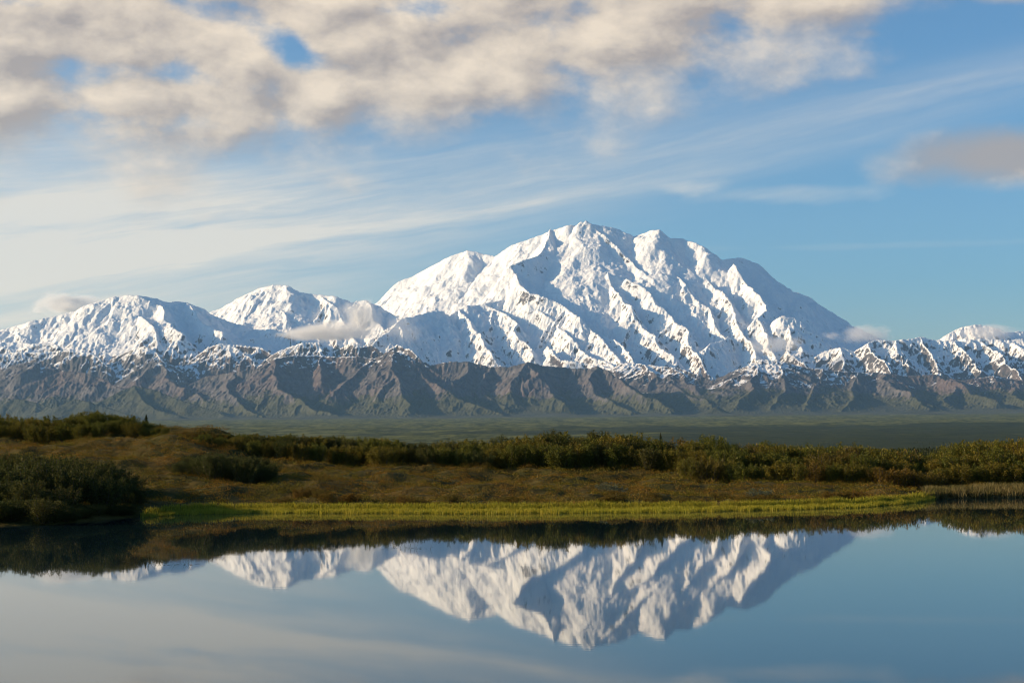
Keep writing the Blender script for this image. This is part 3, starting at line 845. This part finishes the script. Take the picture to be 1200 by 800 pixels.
def belt(kind, tops, rows, step, label, group, wide=1.0, jit=.5, mixk=None, hmin=.35):
    xs, ys = zip(*tops)
    for d0, low in rows:
        px = xs[0] + pr.uniform(0, 1) * step
        while px < xs[-1]:
            d = d0 + pr.uniform(-jit, jit)
            h = (top_h(px, d, np.interp(px, xs, ys)) + .02) * low * pr.uniform(1.0, 1.24)
            if h > hmin and d > np.interp(px, SHORE_PX, SHORE_D) - .25:
                k = mixk if (mixk and pr.random() < .3) else kind
                put_shrub(k, px, d, h, label, group, wide)
            px += step * pr.uniform(.75, 1.25)


# --- thicket on top of the hill, left
belt('willow', [(-55,490),(0,489),(30,488),(60,491),(90,487),(108,483),(140,484),(152,488),(170,494),(207,500)], [(88.5, 1), (86, .92), (83.5, .7)], 19,
     'olive brown willow shrub in the thicket crowning the hill at the left', 'shrubs crowning the hill', 1.05)
belt('birch', [(205,503),(230,503),(250,505),(262,508)], [(86.5, 1), (83.5, .8)], 15,
     'small brown shrub on the bare shoulder of the hill beside the thicket', 'shrubs on the hill shoulder')
# --- long hedge behind the heath
belt('willow', [(240,505),(300,509),(350,511),(400,513),(450,515),(480,520),(520,518),(560,517),(600,515),(640,511),(660,509),(700,511),(740,513),(784,515)], [(87, 1), (84, .93), (81.8, .72)], 19,
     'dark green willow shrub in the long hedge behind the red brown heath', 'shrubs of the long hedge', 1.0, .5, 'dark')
belt('willow', [(790,518),(830,515),(860,519),(900,521),(940,522),(980,523),(1020,523),(1050,528),(1070,534),(1088,535)], [(87, 1), (84, .9), (80.5, .72), (77, .55)], 20,
     'olive willow shrub in the broad belt of scrub right of the gap in the hedge', 'shrubs of the broad belt', 1.0, .8, 'birch')
# --- rounded clump at the right
belt('willow', [(1088,535),(1100,529),(1120,523),(1140,518),(1165,515),(1200,516),(1265,514)], [(88, 1), (85, .92), (81.5, .72), (78, .5)], 20,
     'olive willow shrub in the rounded clump above the right bank', 'shrubs of the right clump', 1.05)
# --- big dark bushes at the water's edge, left
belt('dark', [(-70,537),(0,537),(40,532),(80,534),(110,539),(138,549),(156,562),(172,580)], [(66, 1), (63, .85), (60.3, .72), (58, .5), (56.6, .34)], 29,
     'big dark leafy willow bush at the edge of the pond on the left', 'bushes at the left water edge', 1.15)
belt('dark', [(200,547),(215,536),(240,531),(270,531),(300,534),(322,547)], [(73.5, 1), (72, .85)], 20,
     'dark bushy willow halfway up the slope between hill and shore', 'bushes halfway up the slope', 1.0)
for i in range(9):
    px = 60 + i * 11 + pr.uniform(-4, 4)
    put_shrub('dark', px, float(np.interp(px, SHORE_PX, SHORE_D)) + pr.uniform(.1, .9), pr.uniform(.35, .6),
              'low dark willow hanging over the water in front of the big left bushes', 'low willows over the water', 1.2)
# --- low birches along the foot of the heath, behind the sedge
for i in range(34):
    px = pr.choice([pr.uniform(560, 1010), pr.uniform(690, 1010), pr.uniform(320, 600)])
    put_shrub('birch', px, float(np.interp(px, SHORE_PX, SHORE_D)) + pr.uniform(1.2, 3.2), pr.uniform(.28, .5),
              'low dark dwarf birch at the foot of the heath just behind the sedge', 'dwarf birches behind the sedge', 1.0)
put_shrub('silver', 712, 70, .55, 'low silvery grey willow standing out of the heath near the middle of the bank', None, 1.3)
put_shrub('silver', 724, 69.4, .42, 'smaller silvery willow leaning at the right side of the larger silvery one', None, 1.2)
put_shrub('silver', 884, 66.5, .5, 'pale grey willow low on the bank below the broad belt of scrub', None, 1.5)

for kind, ps in PROTO.items():          # a pattern plant that found no place is taken away again
    for i, p in enumerate(ps):
        if (kind, i) not in USED:
            for o in [*p.children, p]: bpy.data.objects.remove(o)


def make_spruce(px, d, top, label, w=.35):
    g = np.random.default_rng(int(px))
    x = X(px, d); zb = float(ground_z(x, d)); H = P(px, top, d)[2] - zb
    r = bpy.data.objects.new('spruce_tree', None); C.objects.link(r); r.location = (x, d, zb)
    tag(r, label, 'spruce')
    v, f = tubes([np.stack([np.zeros(6), np.zeros(6), np.linspace(-.05, H, 6)], -1)], [.05], 6)
    mesh_np('trunk', v, f, M_BARK, r)
    n = 2600
    t = g.uniform(.06, 1, n); a = np.round(g.uniform(0, 13, n)) * .4833 + t * 40; q = g.uniform(0, 1, n) ** .7
    rad = w * H * .5 * (1 - t) ** .85 * (.75 + .5 * np.sin(a * 3.7 + t * 31)) * q
    c = np.stack([rad * np.cos(a), rad * np.sin(a), t * H - rad * .25], -1)
    v, f = leaf_quads(c, .055, np.array([0, 0, .1]), g, .4)
    mesh_np('crown', v, f, M_SPRUCE, r, smooth=False)


make_spruce(171, 90, 485.5, 'little dark spruce peeping over the crown of the hill at the left', .62)
make_spruce(773, 85, 507.0, 'thin dark spruce rising out of the end of the long hedge', .42)


# ------------------------------------------------------------------ heath, sedge, scrub: nobody could count these
def build_heath():
    n = 18000
    px = rng.uniform(-230, 1430, n); d = rng.uniform(61, 91, n)
    sh = np.interp(px, SHORE_PX, SHORE_D)
    ok = d > sh + .4 + (px < 1090) * .8
    px, d = px[ok], d[ok]; x = X(px, d); z = ground_z(x, d)
    n = len(x)
    big = np.clip(fbm(x / 1.6, d / 2.2, 91, 3) * .9 + .45, .08, 1.25)
    rad = .14 + .22 * big * rng.uniform(.6, 1.2, n); hh = .06 + .30 * big * rng.uniform(.5, 1.2, n)
    k = 34
    a = rng.uniform(0, 2 * math.pi, (n, k)); q = np.sqrt(rng.uniform(0, 1, (n, k))); u = rng.uniform(.15, 1, (n, k))
    c = np.stack([x[:, None] + rad[:, None] * q * np.cos(a), d[:, None] + rad[:, None] * q * np.sin(a),
                  z[:, None] + hh[:, None] * np.sqrt(np.clip(1 - q * q * .85, 0, 1)) * u], -1).reshape(-1, 3)
    v, f = leaf_quads(c, .050, np.array([0, 0, .55]))
    tag(mesh_np('heath', v, f, M_HEATH, smooth=False), 'red brown and olive heath covering the slope above the shore', 'heath', None, 'stuff')


def blades(name, px, d, z, h, w, mat, label, cat, lean=.35):
    n = len(px); x = X(px, d)
    a = rng.uniform(0, 2 * math.pi, n); l = np.abs(rng.normal(0, lean, n)) * h
    tw = rng.uniform(0, math.pi, n); wx, wy = np.cos(tw) * w / 2, np.sin(tw) * w / 2
    dx, dy = np.cos(a) * l, np.sin(a) * l
    b = np.stack([x, d, z], -1)
    v = np.stack([b + np.stack([-wx, -wy, 0 * x], -1), b + np.stack([wx, wy, 0 * x], -1),
                  b + np.stack([dx * .35 + wx * .8, dy * .35 + wy * .8, h * .6], -1), b + np.stack([dx * .35 - wx * .8, dy * .35 - wy * .8, h * .6], -1),
                  b + np.stack([dx + wx * .1, dy + wy * .1, h], -1), b + np.stack([dx - wx * .1, dy - wy * .1, h], -1)], 1).reshape(-1, 3)
    i = np.arange(n)[:, None] * 6
    f = np.concatenate([i + np.array([[0, 1, 2, 3]]), i + np.array([[3, 2, 4, 5]])])
    tag(mesh_np(name, v, f, mat, smooth=False), label, cat, None, 'stuff')


def build_sedge():
    n = 72000
    px = rng.uniform(165, 1092, n)
    sh = np.interp(px, SHORE_PX, SHORE_D)
    front = sh - np.interp(px, [150, 200, 300, 600, 800, 900, 1000, 1060, 1092], [.5, 1.1, 1.4, 1.8, 1.7, 1.6, 1.6, 1.7, 1.0])
    t = rng.uniform(0, 1, n)
    front = front + fbm(px / 14, px * 0 + 3.3, 61, 3) * .45
    d = front + t * (sh + .4 - front)
    keep = (rng.uniform(0, 1, n) < .4 + .7 * np.clip(t * 4, 0, 1)) & (fbm(px / 9, d / .8, 63, 2) > -.7) & (rng.uniform(0, 1, n) < np.interp(px, [165, 200, 250], [.1, .6, 1]))
    px, d, t = px[keep], d[keep], t[keep]; x = X(px, d)
    z = np.minimum(np.maximum(ground_z(x, d), -.12), .3) - .03
    h = (.17 + .05 * fbm(px / 22, d / 1.5, 65, 3) + .08 * t) * rng.uniform(.6, 1.15, len(px)) + .1
    blades('sedge', px, d, z, h, .022, M_SEDGE, 'bright yellow green sedge standing in the shallows along the far shore', 'sedge', .22)
    n = 22000
    px = rng.uniform(1080, 1330, n)
    d = np.interp(px, SHORE_PX, SHORE_D) + rng.uniform(-.1, 3.2, n)
    keep = fbm(px / 8, d / 1.2, 67, 3) > -.12
    px, d = px[keep], d[keep]; x = X(px, d)
    blades('tussock_grass', px, d, ground_z(x, d) - .03, .3 * rng.uniform(.5, 1.3, len(px)) + .08, .026, M_STRAW, 'straw coloured tussock grass along the low right bank', 'grass', .5)


def build_scrub():
    n = 42000
    inv = rng.uniform(1 / 9500, 1 / 800, n); d = 1 / inv
    u = rng.uniform(-.37, .37, n); x = u * d
    keep = fbm(x / 240, d / 700, 95, 4) > -.22
    x, d = x[keep], d[keep]; n = len(x); z = ground_z(x, d)
    tall = (fbm(x / 900, d / 2600, 97, 2) + u[keep] * 2 > .1)
    h = np.where(tall, rng.uniform(1.5, 7, n), rng.uniform(.6, 2.2, n)); w = np.where(tall, h * .45, h * 1.3)
    k = 15
    a = rng.uniform(0, 2 * math.pi, (n, k)); t = rng.uniform(.1, 1, (n, k)); q = (1 - t * .8) * rng.uniform(.3, 1, (n, k))
    c = np.stack([x[:, None] + w[:, None] * .5 * q * np.cos(a), d[:, None] + w[:, None] * .5 * q * np.sin(a), z[:, None] + h[:, None] * t], -1).reshape(-1, 3)
    v, f = leaf_quads(c, 1.0, np.array([0, 0, .5]))
    v = (v.reshape(-1, 4, 3) - c[:, None]) * (np.repeat(w, k)[:, None, None] * .36) + c[:, None]
    tag(mesh_np('scrub', v.reshape(-1, 3), f, M_WOOD, smooth=False), 'dark scrub and scattered woods over the wide lowland before the mountains', 'scrub', None, 'stuff')


build_heath()
build_sedge()
build_scrub()


# ------------------------------------------------------------------ small things in the pond
def water_plant(px, d, h, n, label, seed, mat=None):
    g = np.random.default_rng(seed)
    r = bpy.data.objects.new('water_plant', None); C.objects.link(r); r.location = (X(px, d), d, 0)
    tag(r, label, 'water plant')
    paths = []
    for i in range(n):
        b = g.normal(size=2) * np.array([.28, .12]); l = g.normal(size=2) * .12
        t = np.linspace(0, 1, 5)[:, None]
        paths.append(np.concatenate([b + l * t * t, -.1 + (h * g.uniform(.5, 1.1) + .1) * t], 1))
    v, f = tubes(paths, [.006] * n, 3)
    mesh_np('stalks', v, f, M_STRAW, r)
    k = 26
    c = np.stack([g.normal(0, .42, k), g.normal(0, .2, k), np.full(k, .006)], -1)
    a = g.uniform(0, 6.28, k); s = g.uniform(.03, .06, k)
    e1 = np.stack([np.cos(a), np.sin(a), 0 * a], -1) * s[:, None]; e2 = np.stack([-np.sin(a), np.cos(a), 0 * a], -1) * s[:, None] * .5
    v = np.stack([c - e1, c + e2, c + e1, c - e2], 1).reshape(-1, 3)
    mesh_np('floating_leaves', v, np.arange(k * 4).reshape(-1, 4), M_WEED, r, smooth=False)


water_plant(176, 39.0, .22, 12, 'small dark tuft of water plants standing out of the pond at the left', 1)
water_plant(204, 38.2, .14, 7, 'tiny sparse tuft of water plants just right of the small dark tuft', 2)
water_plant(478, 43.0, .20, 8, 'thin stalks of a water plant in the reflection left of the mountain', 3)
water_plant(1090, 63.5, .30, 16, 'clump of water plants off the right tip of the sedge', 4)
